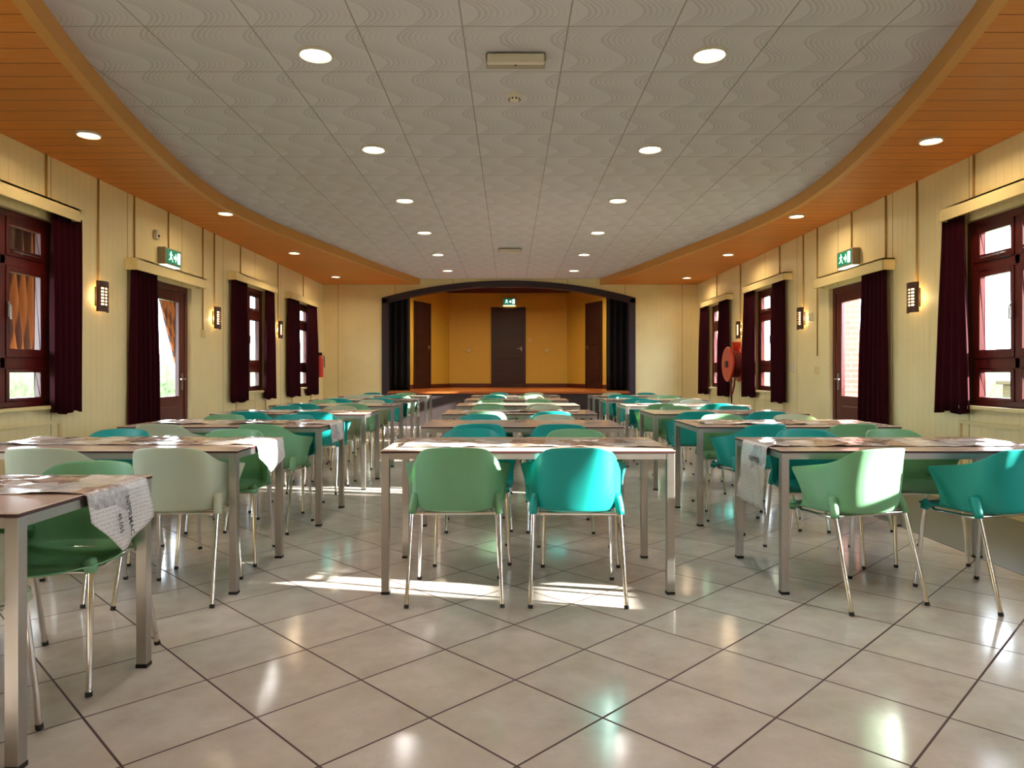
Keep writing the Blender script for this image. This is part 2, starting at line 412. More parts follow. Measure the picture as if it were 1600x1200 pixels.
for i, nm in enumerate(('stage_left', 'stage_back', 'stage_right')):
    p, q = Vector(SP[i]), Vector(SP[i+1]); d = (q-p).normalized(); n = Vector((d.y, -d.x))
    if i == 1:
        for k, (a, b) in enumerate(((SP[1][0], -.50), (.42, SP[2][0]))):
            struct(MB().box(a, b, 19.07, 19.1, STZ, STZ+.1).build('baseboard_stage_back', M['stage_base']))
        continue
    a, b = p+n*.0, q+n*.0; c, e = q+n*.02, p+n*.02
    mm = MB(); mm.add([(v.x, v.y, z) for z in (STZ, STZ+.1) for v in (a, b, c, e)], [(0,1,2,3),(4,5,6,7),(0,1,5,4),(1,2,6,5),(2,3,7,6),(3,0,4,7)])
    struct(mm.build('baseboard_'+nm, M['stage_base']))
struct(MB().box(-XW-TH, XW+TH, YB+.16, 19.4, 3.42, 3.5).build('ceiling_stage', M['white_trim']))
struct(MB().box(-1.8, 1.7, 18.95, 19.1, 3.3, 3.42).build('trim_stage_beam', M['stage_base']))
for s in (-1, 1): struct(MB().box(s*XW, s*(XW+TH), YB+.16, 19.4, 0, 3.5).build('wall_wing', M['black']))
struct(MB().box(-XW-TH, XW+TH, 19.3, 19.45, 0, 3.5).build('wall_stage_outer', M['ochre']))

# ceiling (white tiles) and orange soffits with a curved edge
struct(MB().box(-XW-TH, XW+TH, YR-.15, YB, ZC, ZC+.12).build('ceiling', M['ceiling']))
CV = [(-2.4, .3), (-1, .55), (0, .95), (1.3, 1.5), (2.5, 2.03), (3.5, 2.40), (4.6, 2.70), (5.8, 2.95), (7.0, 3.12), (8.2, 3.16), (9.6, 2.99), (11.4, 2.62), (13.1, 2.27), (14.7, 1.88)]
def curve_pts(n=8):
    out = []
    for i in range(len(CV)-1):
        p0, p1, p2, p3 = CV[max(i-1, 0)], CV[i], CV[i+1], CV[min(i+2, len(CV)-1)]
        for k in range(n):
            t = k/n; out.append(tuple(.5*((2*p1[j])+(-p0[j]+p2[j])*t+(2*p0[j]-5*p1[j]+4*p2[j]-p3[j])*t*t+(-p0[j]+3*p1[j]-3*p2[j]+p3[j])*t**3) for j in (0, 1)))
    out.append(CV[-1]); return out
cp = [(max(y, YR), x) for y, x in curve_pts()]
for s, nm in ((-1, 'left'), (1, 'right')):
    m = MB(); f = MB()
    for (ya_, xa), (yb_, xb) in zip(cp, cp[1:]):
        if yb_ <= ya_: continue
        m.add([(s*(xa+.012), ya_, ZS), (s*(xb+.012), yb_, ZS), (s*XW, yb_, ZS), (s*XW, ya_, ZS)], [(0,1,2,3)])
        f.add([(s*xa, ya_, ZS-.004), (s*xb, yb_, ZS-.004), (s*xb, yb_, ZC+.001), (s*xa, ya_, ZC+.001), (s*(xa+.07), ya_, ZS-.004), (s*(xb+.07), yb_, ZS-.004), (s*(xb+.07), yb_, ZC+.001), (s*(xa+.07), ya_, ZC+.001)],
              [(0,1,2,3),(7,6,5,4),(0,4,5,1),(3,2,6,7)])
    struct(m.build('ceiling_soffit_'+nm, M['soffit'])); struct(f.build('trim_soffit_edge_'+nm, M['fascia']))

# ------------------------------------------------------------------ windows
ROWS = [(.935, 1.14), (1.33, 1.94), (2.13, 2.31)]
def make_window(idx, s, y0, y1, rows=ROWS, bars=((1.17, 1.26), (1.99, 2.07))):
    r = empty('window_%d' % idx, (s*XW, (y0+y1)/2, WZ0)); struct(r)
    W_ = y1-y0; h = W_/2; xi, xo = s*.05, s*.12   # local coordinates
    Z = lambda z: z-WZ0
    fr = MB()
    fr.box(xi, xo, -h, -h+.09, 0, Z(WZ1)); fr.box(xi, xo, h-.09, h, 0, Z(WZ1))
    fr.box(xi, xo, -h+.09, h-.09, 0, .05); fr.box(xi, xo, -h+.09, h-.09, Z(2.37), Z(WZ1))
    for b0, b1 in bars: fr.box(xi, xo, -h+.09, h-.09, Z(b0), Z(b1))
    los = [.05]+[Z(b1) for b0, b1 in bars]; his = [Z(b0) for b0, b1 in bars]+[Z(2.37)]
    n = 3 if W_ > 1.5 else 2; pw = .37; jam = .17; post = (W_-2*jam-n*pw)/(n-1)
    for k in range(n-1):
        c = -h+jam+pw*(k+1)+post*(k+.5); fr.box(xi, xo, c-.03, c+.03, .05, Z(2.37))
    fr.build('frame', M['frame'], r, bevel=.006)
    for k in range(n):
        a = -h+jam+k*(pw+post); b = a+pw; la = a-(.08 if k == 0 else post/2-.03); lb = b+(.08 if k == n-1 else post/2-.03)
        for j, (z0, z1) in enumerate(rows):
            lo, hi = los[j], his[j]
            sx0, sx1 = s*.04, s*.095
            m = MB(); m.box(sx0, sx1, la, a, lo, hi).box(sx0, sx1, b, lb, lo, hi).box(sx0, sx1, a, b, lo, Z(z0)).box(sx0, sx1, a, b, Z(z1), hi)
            sa = m.build('casement' if j == 1 else 'light_frame', M['frame'], r, bevel=.005)
            g = MB().box(s*.075, s*.081, a-.01, b+.01, Z(z0)-.01, Z(z1)+.01).build('pane', M['glass'], sa)
            if j == 1:
                hd = MB().box(s*.025, s*.04, a-.035, a-.02, Z(1.58), Z(1.70)).tube([(s*.022, a-.027, Z(1.68)), (s*.01, a-.027, Z(1.66)), (s*.01, a-.027, Z(1.56))], .007)
                hd.build('handle', M['alu'], sa)
            if j == 2:
                MB().tube([(s*.02, a+.02, Z(2.10)), (s*.02, b-.04, Z(2.10))], .006).box(s*.02, s*.04, a+.1, a+.13, Z(2.09), Z(2.11)).build('stay', M['alu'], sa)
    # sill board
    MB().box(-s*.05, s*.06, -h-.06, h+.06, -.03, 0).build('sill', M['cream'], r, bevel=.004)
    return r
k = 1
for s in (-1, 1):
    for (a, b) in WIN:
        if s > 0 and a == 1.5: make_window(k, s, a, b, [(.93, 1.06), (1.12, 2.28)], ((1.08, 1.10),))
        else: make_window(k, s, a, b)
        k += 1
# boxed panel under each window
tn = 1
for s in (-1, 1):
    for (a, b) in WIN:
        m = MB(); xa, xb = s*(XW-.02), s*XW
        m.box(xa, xb, a-.02, b+.02, .70, .73); m.box(xa, xb, a-.02, a+.01, .09, .70); m.box(xa, xb, b-.01, b+.02, .09, .70)
        struct(m.build('trim_%d' % tn, M['cream'])); tn += 1

# ------------------------------------------------------------------ side doors
def make_side_door(idx, s):
    y0, y1, z0, z1 = DOOR; r = struct(empty('door_%d' % idx, (s*XW, (y0+y1)/2, 0))); h = (y1-y0)/2
    fr = MB().box(s*.05, s*.14, -h, -h+.07, 0, z1).box(s*.05, s*.14, h-.07, h, 0, z1).box(s*.05, s*.14, -h+.07, h-.07, z1-.07, z1)
    fr.build('frame', M['frame'], r, bevel=.005)
    la, lb = -h+.075, h-.075; ga, gb = la+.15, lb-.13; zg0, zg1 = .86, 1.98; x0, x1 = s*.06, s*.105
    lf = MB().box(x0, x1, la, ga, .01, z1-.075).box(x0, x1, gb, lb, .01, z1-.075).box(x0, x1, ga, gb, .01, zg0).box(x0, x1, ga, gb, zg1, z1-.075)
    leaf = lf.build('leaf', M['frame'], r, bevel=.004)
    MB().box(s*.05, s*.062, ga+.03, gb-.03, .2, .42).box(s*.05, s*.062, ga+.03, gb-.03, .5, .74).build('kick_panel', M['frame'], r, bevel=.006)
    MB().box(s*.08, s*.086, ga-.01, gb+.01, zg0-.01, zg1+.01).build('pane', M['glass'], r)
    yh = lb-.06
    hd = MB().box(s*.052, s*.06, yh-.02, yh+.02, .93, 1.13).tube([(s*.055, yh, 1.06), (s*.01, yh, 1.06), (s*.005, yh-.02, 1.06), (s*.005, yh-.13, 1.06)], .009)
    hd.build('handle', M['alu'], r)
make_side_door(1, -1); make_side_door(2, 1)
# stage doors
def stage_door(idx, pos, rz, w, handle_side):
    r = struct(empty('door_%d' % idx, pos, rz)); hgt = 2.12
    MB().box(-w/2-.05, -w/2, -.03, .0, 0, hgt+.05).box(w/2, w/2+.05, -.03, 0, 0, hgt+.05).box(-w/2, w/2, -.03, 0, hgt, hgt+.05).build('frame', M['dark_door'], r)
    lf = MB().box(-w/2, w/2, -.02, 0, .01, hgt)
    for q in range(6): lf.box(-w/2+.06, w/2-.06, -.028, -.02, .12+q*.33, .12+q*.33+.27)
    lf.build('leaf', M['dark_door'], r, bevel=.004)
    hx = handle_side*(w/2-.07)
    MB().box(hx-.014, hx+.014, -.034, -.028, .98, 1.10).tube([(hx, -.03, 1.05), (hx, -.07, 1.05), (hx-handle_side*.11, -.072, 1.05)], .009).build('handle', M['alu'], r)
stage_door(3, (-.045, 19.1, STZ), 0, .84, 1)
def on_seg(p, q, t): return (p[0]+(q[0]-p[0])*t, p[1]+(q[1]-p[1])*t)
dl = Vector((SP[1][0]-SP[0][0], SP[1][1]-SP[0][1])); al = math.atan2(dl.y, dl.x)
tL = (17.72-SP[0][1])/(19.1-SP[0][1]); pL = on_seg(SP[0], SP[1], tL)
stage_door(4, (pL[0]+.01, pL[1]-.005, STZ), al, .72, 1)
dr = Vector((SP[3][0]-SP[2][0], SP[3][1]-SP[2][1])); ar = math.atan2(dr.y, dr.x)
pR = on_seg(SP[3], SP[2], tL)
stage_door(5, (pR[0]-.01, pR[1]-.005, STZ), ar, .72, -1)

# ------------------------------------------------------------------ curtains and pelmets
def curtain(name, s, y0, y1, zt, zb, label, x=3.863, group=None, folds=None, flare=.06, mat='velvet', seed=0, cat='curtain', skew=0.):
    rnd = random.Random(seed); w = y1-y0; n = max(40, int(w*170)); nz = 14; folds = folds or max(3, round(w/.085))
    ph = rnd.random()*6; m = MB(); vs = []
    for j in range(nz+1):
        t = j/nz
        for i in range(n+1):
            u = i/n; e = (u-.5)
            yy = y0+w*u+e*flare*(t**1.3)*2+skew*t
            amp = (.012+.017*min(1, t*2.2))
            f = math.sin(2*PI*folds*u+ph+.5*math.sin(3*u+t*1.5))+.35*math.sin(4*PI*folds*u*.53+ph*2+t)
            vs.append((s*(x-amp*f-.008*t), yy, zt+(zb-zt)*t+(.012*math.sin(9*u+ph)*t if t > .9 else 0)))
    fs = [(j*(n+1)+i, j*(n+1)+i+1, (j+1)*(n+1)+i+1, (j+1)*(n+1)+i) for j in range(nz) for i in range(n)]
    m.add(vs, fs, 0, True); o = m.build(name, M[mat], solid=.004)
    tag(o, label, cat, group); return o
CG = 'maroon velvet curtains'
side = {-1: 'left', 1: 'right'}
curts = {
 -1: [(5.90, 6.33, 2.51, .79, 'on the far side of the nearest window on the left wall', .0), (9.77, 10.34, 2.46, .72, 'on the near side of the second window on the left wall', .03), (11.1, 11.5, 2.46, .72, 'on the far side of the second window on the left wall', .05),
      (12.22, 12.85, 2.46, .71, 'on the near side of the farthest window on the left wall', .02), (13.42, 14.02, 2.46, .71, 'on the far side of the farthest window on the left wall', .06)],
 1: [(5.97, 6.27, 2.48, .79, 'on the far side of the nearest window on the right wall', .07), (9.88, 10.34, 2.46, .71, 'on the near side of the second window on the right wall', .02), (11.1, 11.58, 2.46, .75, 'on the far side of the second window on the right wall', .03),
     (12.42, 12.98, 2.46, .72, 'on the near side of the farthest window on the right wall', .02), (13.75, 14.25, 2.46, .72, 'on the far side of the farthest window on the right wall', .03)]}
sd = 1
for s in (-1, 1):
    for (a, b, zt, zb, lb, fl_) in curts[s]:
        curtain('curtain', s, a, b, zt, zb, 'maroon velvet curtain '+lb, group=CG, flare=fl_, seed=sd); sd += 1
    curtain('curtain', s, 7.19 if s < 0 else 7.21, 7.70, 2.27, .03, 'floor-length maroon curtain drawn back beside the glazed door on the %s wall' % side[s], group=CG, flare=.05, seed=sd); sd += 1
# added curtains, out of view, drawn to limit the window light
for s in (-1, 1):
    curtain('curtain', s, 4.25, 5.16, 2.45, .80, 'added maroon light-blocking curtain over the unseen near half of the nearest window, %s wall' % side[s], group=CG, flare=.0, seed=sd); sd += 1
curtain('curtain', 1, 1.4, 2.55, 2.45, .80, 'added unseen maroon curtain narrowing the sunlight at the window behind the first table, right wall', group=CG, flare=.0, seed=sd)  # added to leave a single pane open for the sun beam
def pelmet(s, y0, y1, z0, z1, label):
    m = MB(); xf = s*3.80; xw = s*XW
    m.box(xf, xf+s*.02, y0, y1, z0, z1).box(xf, xw, y0, y1, z1-.018, z1).box(xf, xw, y0, y0+.018, z0, z1).box(xf, xw, y1-.018, y1, z0, z1)
    o = m.build('curtain_pelmet', M['cream'], bevel=.003); tag(o, label, 'pelmet', 'cream box pelmets above the windows and doors')
nm = {0: 'first', 1: 'near', 2: 'nearest', 3: 'second', 4: 'farthest'}
for s in (-1, 1):
    pelmet(s, -1.2, .72, 2.44, 2.56, 'long cream pelmet over the rearmost window on the %s wall' % side[s])
    pelmet(s, 1.35, 3.3, 2.44, 2.56, 'long cream pelmet over the window beside the camera on the %s wall' % side[s])
    pelmet(s, 4.2, 6.22, 2.47, 2.58, 'long cream pelmet over the nearest window on the %s wall' % side[s])
    pelmet(s, 9.76, 11.5, 2.43, 2.54, 'cream pelmet over the second window on the %s wall' % side[s])
    pelmet(s, 12.2 if s < 0 else 12.38, 14.03, 2.43, 2.54, 'cream pelmet over the farthest window on the %s wall' % side[s])
    pelmet(s, 7.16, 8.8, 2.19, 2.31, 'cream pelmet over the glazed door on the %s wall, under the exit sign' % side[s])
curtain('curtain', -1, -1.2, .6, 2.45, .80, 'added maroon curtain darkening the unseen rearmost window on the left wall', group=CG, flare=.0, seed=71)  # added behind the camera to darken the floor at the left
struct(MB().box(4.35, 4.7, 4.62, 5.25, -.12, 3.2).build('pillar_sun_block', M['brick']))  # unseen brick pier, added to stop the sun at one pane
# stage wing curtains
def wing(x0, x1, y, label, seed):
    n = 90; nz = 6; vs = []; rnd = random.Random(seed); ph = rnd.random()*5
    for j in range(nz+1):
        for i in range(n+1):
            u = i/n; vs.append((x0+(x1-x0)*u, y+.04*math.sin(2*PI*u*8+ph+.3*math.sin(4*u)), 3.40+(STZ+.01-3.40)*j/nz))
    m = MB().add(vs, [(j*(n+1)+i, j*(n+1)+i+1, (j+1)*(n+1)+i+1, (j+1)*(n+1)+i) for j in range(nz) for i in range(n)], 0, True)
    tag(m.build('stage_curtain', M['black'], solid=.004), label, 'curtain', 'black stage curtains')
wing(-3.2, -2.16, 15.15, 'black curtain hanging on the left side of the stage opening', 3)
wing(2.08, 3.15, 15.15, 'black curtain hanging on the right side of the stage opening', 4)
tag(MB().tube([(-3.4, 15.15, 3.41), (3.35, 15.15, 3.41)], .015).build('curtain_rail', M['rubber']), 'black rail across the stage opening behind the arch', 'rail')

# ------------------------------------------------------------------ lamps
def make_downlight(glow, r=.105, d=.018):
    t = empty('ceiling_downlight')
    MB().lathe([(r*.80, -.002), (r*.84, -d*.5), (r*.92, -d), (r, -.005), (r, 0)], (0, 0, 0)).build('trim_ring', M['white_trim'], t)
    MB().lathe([(0.0005, -.008), (r*.5, -.009), (r*.8, -.003)], (0, 0, 0)).build('lamp_face', glow, t)
    return t
d0 = make_downlight(M['lamp_glow']); first = True
rows = ['third from the back wall', 'near']
ords = ['first', 'second', 'third', 'fourth', 'fifth', 'sixth']
for k in range(-3, 6):
    for s in (-1, 1):
        t = d0 if first else copy_tree(d0); first = False
        y = 4.32+1.83*k; t.location = (.015+s*1.21, y, ZC)
        lb = ('round recessed downlight, %s in the %s-hand ceiling row counting from the camera' % (ords[k], side[s])) if k >= 0 else ('round recessed downlight behind the camera, %s row, %s from the rear wall' % (side[s], ords[k+3]))
        tag(t, lb, 'downlight', 'downlights in the white ceiling')
        if k > -2: area('downlight_lamp', (0, 0, -.022), (0, 0, 0), DOWN_W, .15, (1, .95, .90), t, spread=math.radians(150))
s0 = make_downlight(M['soffit_glow'], .088); first = True
for s in (-1, 1):
    for k in range(-2, 4):
        t = s0 if first else copy_tree(s0); first = False
        y = (5.42 if s < 0 else 5.56)+2.68*k; x = {0: 3.25, 1: 3.28, 2: 3.31, 3: 3.34}.get(k, 3.25)+(.08 if s > 0 else 0); t.location = (s*x, y, ZS)
        lb = ('small warm downlight in the orange %s soffit, %s from the camera' % (side[s], ords[k])) if k >= 0 else ('small warm downlight in the orange %s soffit behind the camera, %s from the rear wall' % (side[s], ords[k+2]))
        tag(t, lb, 'downlight', 'downlights in the orange soffits')
        area('soffit_lamp', (0, 0, -.022), (0, 0, 0), SOFFIT_W, .12, (1, .74, .45), t, spread=math.radians(160))

def make_sconce():
    t = empty('wall_sconce')       # local: wall plane x=0, room side -x
    W2, H2, D = .085, .145, .085
    def shape(y): return -D+.03*(y/W2)**2*0.9   # concave-convex front
    rows_, cols = 6, 3; m = MB()
    ys = [-W2, -.058, -.030, -.016, .012-.002, .024, .058-.006, W2]
    ys = [-W2]; sw = .034; gap = .012; c0 = -(3*sw+2*gap)/2
    for c in range(3): ys += [c0+c*(sw+gap), c0+c*(sw+gap)+sw]
    ys += [W2]
    zs = [-H2]; sh = .016; gz = .014; z0 = -(6*sh+5*gz)/2
    for c in range(6): zs += [z0+c*(sh+gz), z0+c*(sh+gz)+sh]
    zs += [H2]
    for i in range(len(ys)-1):
        for j in range(len(zs)-1):
            if i % 2 == 1 and j % 2 == 1: continue
            a, b = ys[i], ys[i+1]; xa, xb = shape(a), shape(b); c, d = zs[j], zs[j+1]
            m.add([(xa,a,c),(xb,b,c),(xb,b,d),(xa,a,d),(xa+.004,a,c),(xb+.004,b,c),(xb+.004,b,d),(xa+.004,a,d)], [(0,1,2,3),(7,6,5,4),(0,4,5,1),(3,2,6,7),(0,3,7,4),(1,5,6,2)])
    for sy in (-1, 1): m.box(shape(W2), -.035, sy*W2, sy*(W2-.004), -H2, H2)
    m.build('slotted_shade', M['sconce'], t)
    MB().box(-.012, -.0005, -.05, .05, -.09, .09).build('back_plate', M['sconce'], t, bevel=.003)
    MB().box(-.056, -.030, -.062, .062, -.10, .10).build('diffuser', M['warm_glow'], t, bevel=.01)
    return t
sc0 = make_sconce(); first = True
for s in (-1, 1):
    for i, y in enumerate((4.02, 6.68, 9.3, 11.85)):
        t = sc0 if first else copy_tree(sc0); first = False
        yy = y+(.08 if s > 0 and y > 5 else 0)
        t.location = (s*XW, yy, 1.86); t.rotation_euler.z = 0 if s > 0 else PI
        lb = ('slotted bronze wall sconce glowing on the %s wall, %s from the camera' % (side[s], ['', 'first', 'second', 'third'][i])) if i else 'slotted bronze wall sconce on the %s wall nearer than the picture edge' % side[s]
        tag(t, lb, 'wall lamp', 'bronze wall sconces')
        pd = bpy.data.lights.new('sconce_lamp', 'POINT'); pd.energy = SCONCE_W; pd.color = (1, .66, .28); pd.shadow_soft_size = .03
        for dy in (-.0,):
            po = bpy.data.objects.new('sconce_lamp', pd); COL.objects.link(po); po.parent = t; po.location = (-.022, 0, .0); 
            # lamp sits behind the slotted shade: move bulb glow outwards past its sides
for s in (-1, 1):
    pass

# exit signs
def man(m, mi, cx, cz, k, y, flip=1):
    P = lambda pts: [(cx+flip*px*k, y, cz+pz*k) for px, pz in pts]
    m.add(P([(0.05+.16*math.cos(a*PI/4), .78+.16*math.sin(a*PI/4)) for a in range(8)]), [tuple(range(8))], mi)
    for pts in ([(-.15, .55), (.18, .6), (.22, .0), (-.12, -.05)], [(.15, .58), (.6, .3), (.55, .18), (.12, .4)], [(-.12, .55), (-.55, .25), (-.45, .15), (-.1, .38)],
                [(-.1, .02), (.15, .02), (.55, -.45), (.4, -.55)], [(.4, -.42), (.5, -.55), (.75, -.85), (.6, -.9)], [(-.1, .05), (.1, .0), (-.2, -.6), (-.35, -.5)], [(-.35, -.45), (-.2, -.6), (-.75, -.75), (-.75, -.6)]):
        m.add(P(pts), [(0, 1, 2, 3)], mi)
def exit_sign(pos, rz, label):
    t = empty('exit_sign', pos, rz)   # local: front faces -y, x along, origin at centre back
    MB().box(-.19, .19, -.09, 0, -.09, .10).build('housing', M['grey_plastic'], t, bevel=.006)
    MB().box(-.165, .165, -.094, -.089, -.07, .085).build('green_panel', M['sign_green'], t)
    m = MB(); y = -.0965
    man(m, 0, -.075, .008, .062, y)
    m.add([(-.005, y, .02), (.035, y, .02), (.035, y, .055), (.062, y, .005), (.035, y, -.045), (.035, y, -.01), (-.005, y, -.01)], [(0,1,2,3,4,5,6)])
    m.add([(.085, y, -.055), (.145, y, -.055), (.145, y, .07), (.085, y, .07)], [(0,1,2,3)])
    m.build('pictogram', M['sign_white'], t, solid=.002)
    MB().box(-.16, .16, -.085, -.01, -.10, -.089).build('light_strip', M['tube'], t)
    return t
tag(exit_sign((-XW, 8.0, 2.44), PI/2, ''), 'green lit exit sign with running man above the left wall door', 'exit sign')
tag(exit_sign((XW, 8.05, 2.44), -PI/2, ''), 'green lit exit sign with running man above the right wall door', 'exit sign')
tag(exit_sign((-.02, 19.1, 3.05), 0, ''), 'green lit exit sign above the door at the back of the stage', 'exit sign')

# emergency light boxes and smoke detector
def em_box(pos, label):
    t = empty('emergency_light', pos)
    MB().box(-.185, .185, -.07, .05, -.05, 0).build('housing', M['grey_plastic'], t, bevel=.006)
    MB().box(-.175, .175, -.10, -.066, -.075, -.012).build('diffuser', M['white_trim'], t, bevel=.01)
    MB().lathe([(.0005, 0), (.008, 0), (.008, .006)], (0, -.02, -.056)).build('indicator', M['dark_hole'], t)
    tag(t, label, 'emergency light')
em_box((.035, 4.38, ZC), 'white emergency light box on the ceiling between the nearest downlights')
em_box((.0, 11.15, ZC), 'small white emergency light box on the ceiling near the stage')
t = empty('smoke_detector', (.03, 4.96, ZC))
MB().lathe([(.0005, -.045), (.03, -.045), (.045, -.032), (.05, -.012), (.055, 0)], (0, 0, 0)).build('body', M['white_trim'], t)
m = MB()
for a in range(10): m.box(.040*math.cos(a*PI/5)-.005, .040*math.cos(a*PI/5)+.005, .040*math.sin(a*PI/5)-.005, .040*math.sin(a*PI/5)+.005, -.041, -.028)
m.build('vent_slots', M['dark_hole'], t)
tag(t, 'small round white smoke detector on the ceiling behind the emergency light', 'smoke detector')

# conduits
def conduit(s, y, z0, label, z1=ZS):
    o = MB().tube([(s*(XW-.008), y, z0), (s*(XW-.008), y, z1)], .009, 8).build('cable_conduit', M['conduit'])
    tag(o, label, 'conduit', 'cable conduits running down the side walls')
M['conduit'] = simple('conduit_paint', srgb(176, 140, 72), .5)
for s in (-1, 1):
    for nme, y in (('first', 6.68), ('second', 9.3), ('third', 11.85)):
        yy = y+(.08 if s > 0 else 0)
        conduit(s, yy, 2.0, 'thin conduit dropping to the %s wall sconce on the %s wall' % (nme, side[s]))
    conduit(s, 8.05, 2.54, 'thin conduit dropping to the exit sign on the %s wall' % side[s])
    conduit(s, 5.93, 2.58, 'thin conduit dropping behind the nearest window pelmet on the %s wall' % side[s])
    conduit(s, 7.32, 2.31, 'thin conduit dropping to the near end of the door pelmet, %s wall' % side[s])
    conduit(s, 8.95, 1.66 if s < 0 else 1.35, 'long thin conduit running down beside the door to a switch, %s wall' % side[s])
    conduit(s, 10.2, 2.54, 'thin conduit dropping to the second window pelmet on the %s wall' % side[s])
    conduit(s, 13.3, 2.54, 'thin conduit dropping to the farthest window pelmet on the %s wall' % side[s])
def wall_box(s, y, z, w, h, name, label, cat, mat='white_trim', dep=.03):
    t = empty(name, (s*XW, y, z))
    MB().box(-s*dep, 0, -w/2, w/2, -h/2, h/2).build('body', M[mat], t, bevel=.004)
    MB().box(-s*(dep+.006), -s*dep, -w*.28, w*.28, -h*.28, h*.28).build('rocker', M[mat], t, bevel=.002)
    tag(t, label, cat)
wall_box(-1, 8.95, 1.64, .08, .09, 'light_switch', 'small cream switch at the end of the conduit beside the left door', 'switch', 'cream')
wall_box(1, 8.95, 1.17, .08, .10, 'light_switch', 'small cream switch low on the conduit beside the right door', 'switch', 'cream')
wall_box(1, 9.12, 1.86, .07, .10, 'thermostat', 'small pale thermostat between sconce and door on the right wall', 'thermostat')
wall_box(1, 9.72, 1.20, .08, .12, 'wall_socket', 'white socket box beside the near curtain of the second window, right wall', 'socket')
t = empty('motion_sensor', (-XW, 7.75, 2.66))
MB().box(0, .045, -.035, .035, -.05, .05).build('body', M['white_trim'], t, bevel=.008)
MB().lathe([(.0005, .056), (.012, .054), (.016, .045)], (0, 0, -.015), axis='x', n=12).build('lens', M['dark_hole'], t)
tag(t, 'small white sensor with dark lens high on the left wall near the exit sign', 'sensor')
for x, z, lb in ((-1.13, 1.74, 'round socket on the ochre stage wall left of the door'), (1.0, 1.74, 'round socket on the ochre stage wall right of the door')):
    tag(MB().lathe([(.0005, -.012), (.06, -.012), (.07, 0)], (x, 19.1, z), axis='y', n=20).build('wall_socket', M['chimes']), lb, 'socket')
tag(MB().box(.50, .57, 19.08, 19.1, 1.98, 2.05).build('light_switch', M['chimes'], bevel=.004), 'tiny switch beside the stage door handle side', 'switch')

# stage lighting fixtures (hang behind the arch)
def stage_lamp(x, y, label):
    t = empty('stage_lamp', (x, y, 3.42))
    MB().tube([(0, 0, 0), (0, 0, -.12)], .012).build('hanger', M['rubber'], t)
    MB().lathe([(.0005, .02), (.05, .02), (.07, -.02), (.085, -.14), (.08, -.14), (.06, -.02)], (0, 0, -.12), n=20).build('can', M['rubber'], t)
    MB().lathe([(.0005, -.1), (.07, -.1)], (0, 0, -.12), n=20).build('lens', M['lamp_glow'], t)
    area('stage_light', (0, 0, -.27), (0, 0, 0), STAGE_W, .14, (1, .84, .56), t, spread=math.radians(170))
    tag(t, label, 'stage lamp', 'black can lamps over the stage')
stage_lamp(-1.5, 16.3, 'black can lamp over the left of the stage')
stage_lamp(1.45, 16.3, 'black can lamp over the right of the stage')
stage_lamp(-.02, 15.6, 'black can lamp over the middle of the stage opening')

# fire hose reel, right wall
t = empty('fire_hose_reel', (XW, 11.93, 0))
MB().box(-.12, 0, .02, .14, 1.50, 1.66).build('bracket', M['red'], t, bevel=.004)
MB().lathe([(.05, -.24), (.29, -.24), (.30, -.225), (.30, -.21), (.06, -.20)], (0, 0, 1.28), axis='x', n=40).build('outer_disc', M['red'], t)
MB().lathe([(.05, -.06), (.28, -.055), (.30, -.04), (.29, -.03), (.05, -.03)], (0, 0, 1.28), axis='x', n=40).build('inner_disc', M['red'], t)
m = MB()
for k in range(5):
    for q in range(3):
        r = .13+.04*q; m.lathe([(r+.017*math.cos(a*PI/4), -.20+.034*k+.017*math.sin(a*PI/4)) for a in range(9)], (0, 0, 1.28), axis='x', n=32)
m.build('wound_hose', M['dark_red'], t)
MB().tube([(-.26, 0, 1.28), (-.01, 0, 1.28)], .06, 20).build('hub', M['dark_hole'], t)
m = MB(); m.tube([(-.14, -.12, 1.05), (-.16, -.14, .92), (-.17, -.08, .80), (-.16, 0, .75), (-.15, .07, .80), (-.14, .1, .92), (-.13, .08, 1.02)], .014, 10); m.build('hose_loop', M['dark_red'], t)
MB().tube([(-.16, .0, .76), (-.16, .0, .66), (-.16, 0, .60)], .016, 10, r2=.010).build('nozzle', M['rubber'], t)
tag(t, 'round red fire hose reel with hanging hose on the right wall', 'fire hose reel')
# extinguisher far left
t = empty('fire_extinguisher', (-XW, 14.12, 1.04))
MB().lathe([(.0005, 0), (.07, .005), (.075, .03), (.075, .36), (.06, .41), (.03, .44), (.0005, .445)], (.09, 0, 0), n=24).build('cylinder', M['red'], t)
MB().box(.06, .14, -.02, .02, .44, .50).tube([(.12, 0, .46), (.18, 0, .42), (.19, 0, .2)], .01).build('valve_and_hose', M['rubber'], t)
MB().box(0, .03, -.03, .03, .2, .3).build('bracket', M['rubber'], t)
tag(t, 'red fire extinguisher in the far corner of the left wall', 'fire extinguisher')

